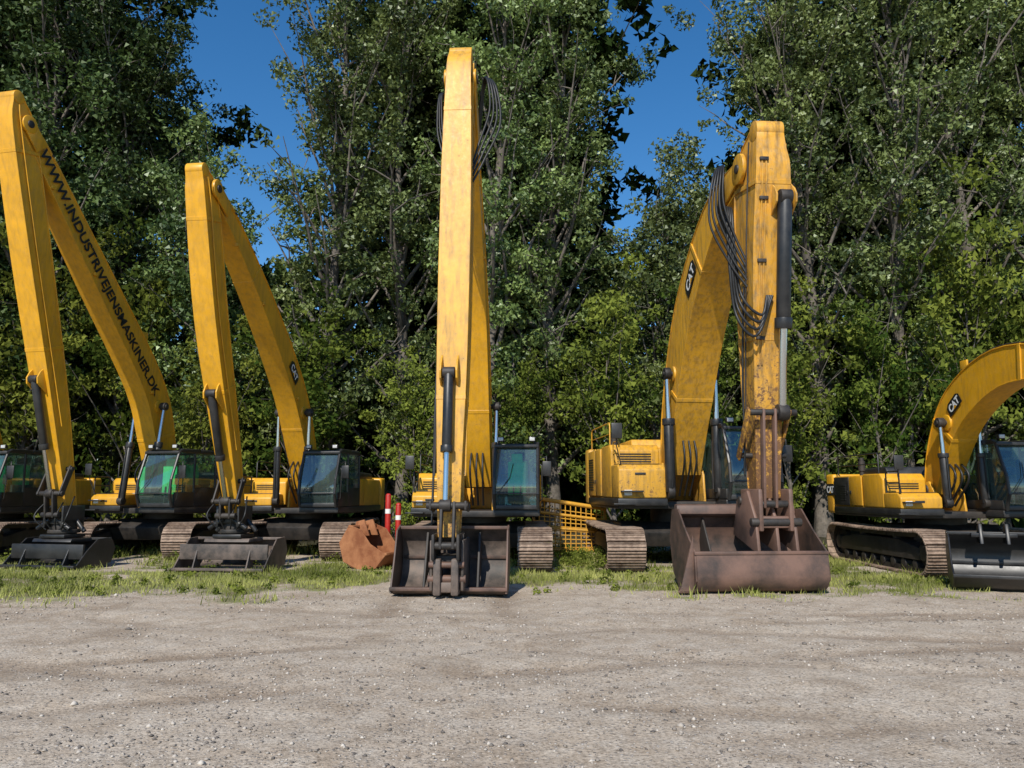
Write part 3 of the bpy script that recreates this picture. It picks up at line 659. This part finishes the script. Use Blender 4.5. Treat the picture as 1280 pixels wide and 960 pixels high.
def scatter_mesh(name,V,Fc,mat,tone=None):
    me=bpy.data.meshes.new(name); mk(me,V,[Fc]); me.materials.append(mat)
    if tone is not None:
        a=me.attributes.new('tone','FLOAT','FACE'); a.data.foreach_set('value',tone.astype(np.float32))
    ob=bpy.data.objects.new(name,me); col.objects.link(ob); return ob
oct_v=np.array([(1,0,0),(-1,0,0),(0,1,0),(0,-1,0),(0,0,1),(0,0,-1)],float)
oct_f=np.array([(0,2,4),(2,1,4),(1,3,4),(3,0,4),(2,0,5),(1,2,5),(3,1,5),(0,3,5)])
npb=26000; V=[];T=[]
i=0
while i<npb:
    y=3.5+10*random.random()**1.1; x=random.uniform(-.8,.8)*(y+1.5)
    if n2(x,y,.7,14)+.5*n2(x,y,2.5,3)<.02 and random.random()<.8: continue
    i+=1
    s=.005+.019*random.random()**4
    if random.random()<.012: s*=2
    a=random.random()*6.28; ca,sa=math.cos(a),math.sin(a)
    v=oct_v*np.array([s,s*random.uniform(.6,1),s*random.uniform(.4,.7)])*rng.uniform(.75,1.25,(6,1))
    v=np.stack([v[:,0]*ca-v[:,1]*sa+x,v[:,0]*sa+v[:,1]*ca+y,v[:,2]+gz(x,y)+s*.2],1); V.append(v); T+= [random.random()]*8
V=np.concatenate(V); Fc=(np.arange(npb)[:,None,None]*6+oct_f[None]).reshape(-1,3)
m,nt,b=new_mat('pebble_stone'); a=N(nt,'ShaderNodeAttribute',attribute_name='tone')
nt.links.new(ramp(nt,a.outputs['Fac'],[(0,(.12,.105,.095)),(.6,(.34,.29,.24)),(1,(.56,.50,.43))]),b.inputs['Base Color']); b.inputs['Roughness'].default_value=.95
b.inputs['Specular IOR Level'].default_value=.15
scatter_mesh('loose_gravel',V,Fc,m,np.array(T))

bx=[]
while len(bx)<90000:
    x=random.uniform(-19,19); y=random.uniform(10.9,23.0)
    g_=grassmask(x,y)
    if g_<.10 or random.random()>g_*g_*1.3+.02: continue
    bx.append((x,y,g_))
V=np.zeros((len(bx),3,3)); T=np.zeros(len(bx))
for i,(x,y,g_) in enumerate(bx):
    tuft=max(0,n2(x,y,1.6,77))
    h=random.uniform(.03,.08)*(1+2.6*tuft)*(1.0 if y<17 else 1.5)
    if y>19.5: h*=1.5
    a=random.random()*6.28; w=.009+.007*random.random(); l=h*random.uniform(.2,.9); b2=random.random()*6.28
    z=gz(x,y,0)
    V[i]=[(x-w*math.cos(a),y-w*math.sin(a),z-.025),(x+w*math.cos(a),y+w*math.sin(a),z-.025),(x+l*math.cos(b2),y+l*math.sin(b2),z+h)]
    T[i]=min(1,max(0,.5+1.0*n2(x,y,.8,55)+random.uniform(-.3,.3)))
scatter_mesh('grass',V.reshape(-1,3),np.arange(len(bx)*3).reshape(-1,3),M_grass,T)

def leaves_arrays(cent,rad_,cnt,size,tone):
    n=len(cent); idx=np.repeat(np.arange(n),cnt); k=len(idx)
    p=rng.normal(0,1,(k,3)); p/=np.linalg.norm(p,axis=1)[:,None]+1e-9; out=p.copy()
    p*= (rng.random(k)**.42)[:,None]; p[:,2]*=.72
    p=cent[idx]+p*rad_[idx][:,None]
    nr=rng.normal(0,.75,(k,3))+out*.75; nr[:,2]+=.35; nr/=np.linalg.norm(nr,axis=1)[:,None]
    t=np.cross(nr,rng.normal(0,1,(k,3))); t/=np.linalg.norm(t,axis=1)[:,None]+1e-9
    bt=np.cross(nr,t); s=size*rng.uniform(.6,1.3,k)[:,None]
    V=np.stack([p-t*s*.42-bt*s*.42,p-t*s*.42+bt*s*.42,p+t*s*.62],1).reshape(-1,3)
    T=np.clip(tone[idx]+rng.uniform(-.22,.22,k),0,1)
    return V,T
C=[];CR=[]
for k in range(1100):
    x=random.uniform(-19,19); y=random.choice([random.uniform(12.6,17),random.uniform(17,23),random.uniform(20,24.5)])
    if grassmask(x,y)<.2: continue
    r=random.uniform(.05,.12) if y<17 else random.uniform(.1,.28)
    C.append((x,y,r*.6)); CR.append(r)
for k in range(40): 
    r=random.uniform(.1,.26); C.append((1.15+random.random()*1.2,random.uniform(16.5,20.2),r*.8)); CR.append(r)
C=np.array(C); CR=np.array(CR)
V,T=leaves_arrays(C,CR,(CR*190).astype(int)+8,.055,rng.uniform(.2,.9,len(C)))
scatter_mesh('weeds',V,np.arange(len(V)).reshape(-1,3),M_leafY,T)

# ------------------------------------------------------------------ trees
def trunk_geo(paths):
    V=[];Fc=[];o=0
    for pts,rs,seg in paths:
        pts=np.array(pts); m_=len(pts)
        for i in range(m_):
            t=pts[min(i+1,m_-1)]-pts[max(0,i-1)]; t/=np.linalg.norm(t)+1e-9
            u=np.cross(t,(0.3,1,.1)); u/=np.linalg.norm(u)+1e-9; v=np.cross(t,u)
            for k in range(seg):
                a=2*math.pi*k/seg; V.append(pts[i]+(u*math.cos(a)+v*math.sin(a))*rs[i])
        for i in range(m_-1):
            for k in range(seg):
                Fc.append((o+i*seg+k,o+i*seg+(k+1)%seg,o+(i+1)*seg+(k+1)%seg,o+(i+1)*seg+k))
        o+=m_*seg
    return np.array(V),np.array(Fc)
def tree_mesh(name,H,R,base,nl,leafm,size=.15,dens=1.,spread=(35,62),r0=.28,clr=(.35,.85),tonebias=0.,cpl=5.5,twigs=True):
    paths=[]; 
    tr=[];rs=[]; a=random.random()*6; 
    for i in range(14):
        h=H*.95*i/13; tr.append(np.array([.35*math.sin(h*.25+a)*h/H*1.6,.35*math.cos(h*.2+a)*h/H*1.6,h])); rs.append(r0*(1-.9*i/13)+(.12 if i==0 else 0))
    paths.append((tr,rs,10)); C=[];CR=[];CT=[]
    def tp(h):
        f=min(12.99,max(0,h/(H*.95)*13)); i=int(f); return tr[i]*(1-(f-i))+tr[i+1]*(f-i)
    az=random.random()*6
    for l in range(nl):
        u=(l+random.random())/nl; h=base+(H*.93-base)*u
        prof=math.sin(math.pi*min(1,(.18+.82*u)**.8*.93))**.6
        prof=max(.22,prof*(.75 if u<.1 else 1))
        Ln=R*prof*random.uniform(.5,1.25); az+=2.4+random.uniform(-.5,.5); el=rad(random.uniform(*spread)+18*u)
        st=tp(h); pts=[st];d=np.array([math.cos(az)*math.cos(el),math.sin(az)*math.cos(el),math.sin(el)])
        nst=6; Lt=Ln/max(.35,math.cos(el))*.85
        for k in range(nst):
            d=d+rng.normal(0,.10,3)+np.array([0,0,.02]); d/=np.linalg.norm(d); pts.append(pts[-1]+d*Lt/nst)
        rl=(.10*(1-u)+.03)*r0/.28
        paths.append((pts,[rl*(1-.88*k/nst) for k in range(nst+1)],5))
        nc=max(2,int(Lt*cpl/3)); lt=random.uniform(-.25,.25)
        for k in range(nc):
            t=.28+.76*(k+random.random()*.8)/nc; f=min(nst-.01,t*nst); i=int(f); 
            p=pts[i]*(1-(f-i))+pts[i+1]*(f-i)+rng.normal(0,.38,3)*min(1.4,Lt/2.5)
            if twigs and random.random()<.35 and k>0:
                paths.append(([pts[i],(pts[i]+p)/2+rng.normal(0,.08,3),p],[rl*.35,rl*.25,.006],4))
            C.append(p); CR.append(random.uniform(*clr)); CT.append(min(1,max(0,.5+tonebias+lt+random.uniform(-.3,.3))))
    C=np.array(C);CR=np.array(CR);CT=np.array(CT)
    cnt=(dens*170*(.16/size)**1.6*CR**1.6*rng.uniform(.4,1.6,len(CR))).astype(int)+6
    LV,LT=leaves_arrays(C,CR,cnt,size,CT)
    TV,TF=trunk_geo(paths)
    V=np.concatenate([TV,LV]); k=len(LV)//3
    me=bpy.data.meshes.new(name); mk(me,V,[TF,np.arange(k*3).reshape(-1,3)+len(TV)]); me.materials.append(M_bark); me.materials.append(leafm)
    mi=np.zeros(len(TF)+k,dtype=np.int32); mi[len(TF):]=1; me.polygons.foreach_set('material_index',mi)
    at=me.attributes.new('tone','FLOAT','FACE'); tt=np.zeros(len(TF)+k,dtype=np.float32); tt[len(TF):]=LT; at.data.foreach_set('value',tt)
    print(name,k,'leaves'); return me
TA=[tree_mesh('poplar_mesh',26,3.6,2.0,66,M_leafP,.15,dens=.95,clr=(.28,.68)) for _ in range(3)]
TD=[tree_mesh('dark_tree_mesh',25,4.0,2.0,72,M_leafD,.18,dens=.95) for _ in range(2)]
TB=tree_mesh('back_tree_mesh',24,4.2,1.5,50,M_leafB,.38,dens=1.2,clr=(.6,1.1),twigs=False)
TL=[tree_mesh('low_tree_mesh',13.5,3.2,1.2,44,M_leafP,.16,dens=.9,r0=.18,tonebias=-.1) for _ in range(1)]
TS=[tree_mesh('shrub_mesh',6.2,2.3,.2,30,M_leafY,.15,dens=.9,spread=(15,60),r0=.09,clr=(.3,.65),tonebias=tb) for tb in(.08,-.28)]
def place(me,name,x,y,s=1.,sz=1.,rot=None):
    ob=bpy.data.objects.new(name,me); col.objects.link(ob); ob.location=(x,y,0); ob.scale=(s,s,s*sz)
    ob.rotation_euler=(0,0,random.random()*6.28 if rot is None else rot); return ob
for i,(x,y,s,k) in enumerate([(-25,28,1.05,'D'),(-21.5,27.5,1.0,'D'),(-18,28.5,1.0,'D'),(-15.8,30.5,.85,'D'),
    (-6.9,28.6,1.0,'A'),(-4.3,30,1.0,'A'),(-.7,28.5,1.0,'A'),(1.6,29.6,1.0,'A'),
    (11.6,29,1.0,'A'),(14.4,28,1.0,'A'),(17.6,29,1.05,'A'),(21.2,28,1.0,'A'),(25,29,1.0,'A')]):
    if k=='A': place(TA[i%3],'poplar_tree',x,y,s)
    else: place(TD[i%2],'broadleaf_tree',x,y,s)
for x,y,s in[(-11.6,28.5,.98),(5.6,28.8,.92),(8.0,31.0,.98)]: place(TL[0],'young_poplar_tree',x,y,s)
for i,x in enumerate([-28,-23.5,-19.5,-5.8,-2.3,1.2,14,18,22.5,27]):
    place(TB,'broadleaf_tree',x+random.uniform(-.4,.4),35+random.uniform(-.8,.8),random.uniform(.95,1.08))
for i,x in enumerate(np.arange(-30,31,3.3)):
    place(TS[i%2],'shrub',x+random.uniform(-.6,.6),26.6+random.uniform(-.5,.9),random.uniform(.7,1.25),random.uniform(.85,1.25))
k=3600; k2=2600
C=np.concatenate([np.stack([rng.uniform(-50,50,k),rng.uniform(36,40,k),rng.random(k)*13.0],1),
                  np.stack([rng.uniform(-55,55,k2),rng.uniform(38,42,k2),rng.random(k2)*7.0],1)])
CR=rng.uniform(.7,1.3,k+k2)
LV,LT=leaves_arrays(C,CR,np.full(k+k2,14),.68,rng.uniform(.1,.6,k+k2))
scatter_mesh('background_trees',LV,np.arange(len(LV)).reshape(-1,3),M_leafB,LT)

# ------------------------------------------------------------------ sky, sun, camera
az=rad(15); el=rad(41)
s=Vector((-math.sin(az)*math.cos(el),-math.cos(az)*math.cos(el),math.sin(el)))
w=bpy.data.worlds.new('World'); scene.world=w; w.use_nodes=True; nt=w.node_tree
bg=nt.nodes['Background']; sk=nt.nodes.new('ShaderNodeTexSky'); sk.sky_type='NISHITA'; sk.sun_disc=False
sk.sun_elevation=el; sk.sun_rotation=math.pi+az; sk.ozone_density=3.0; sk.dust_density=.1; sk.air_density=1.0; sk.altitude=100
hs=nt.nodes.new('ShaderNodeHueSaturation'); hs.inputs['Saturation'].default_value=1.3; hs.inputs['Value'].default_value=1.15
nt.links.new(sk.outputs[0],hs.inputs['Color']); nt.links.new(hs.outputs[0],bg.inputs[0]); bg.inputs[1].default_value=.125
L=bpy.data.lights.new('sun','SUN'); L.energy=5.0; L.angle=rad(.5); L.color=(1,.955,.87)
lo=bpy.data.objects.new('sun',L); col.objects.link(lo); lo.rotation_euler=s.to_track_quat('Z','Y').to_euler(); lo.location=(0,0,30)
L.energy=5.0
cam=bpy.data.cameras.new('camera'); cam.lens=27; cam.sensor_width=36; cam.clip_end=2000; cam.clip_start=.1
co_=bpy.data.objects.new('camera',cam); col.objects.link(co_); co_.location=(0,0,1.65); co_.rotation_euler=(rad(98),0,0)
scene.camera=co_
scene.view_settings.view_transform='Standard'; scene.view_settings.look='None'; scene.view_settings.exposure=0
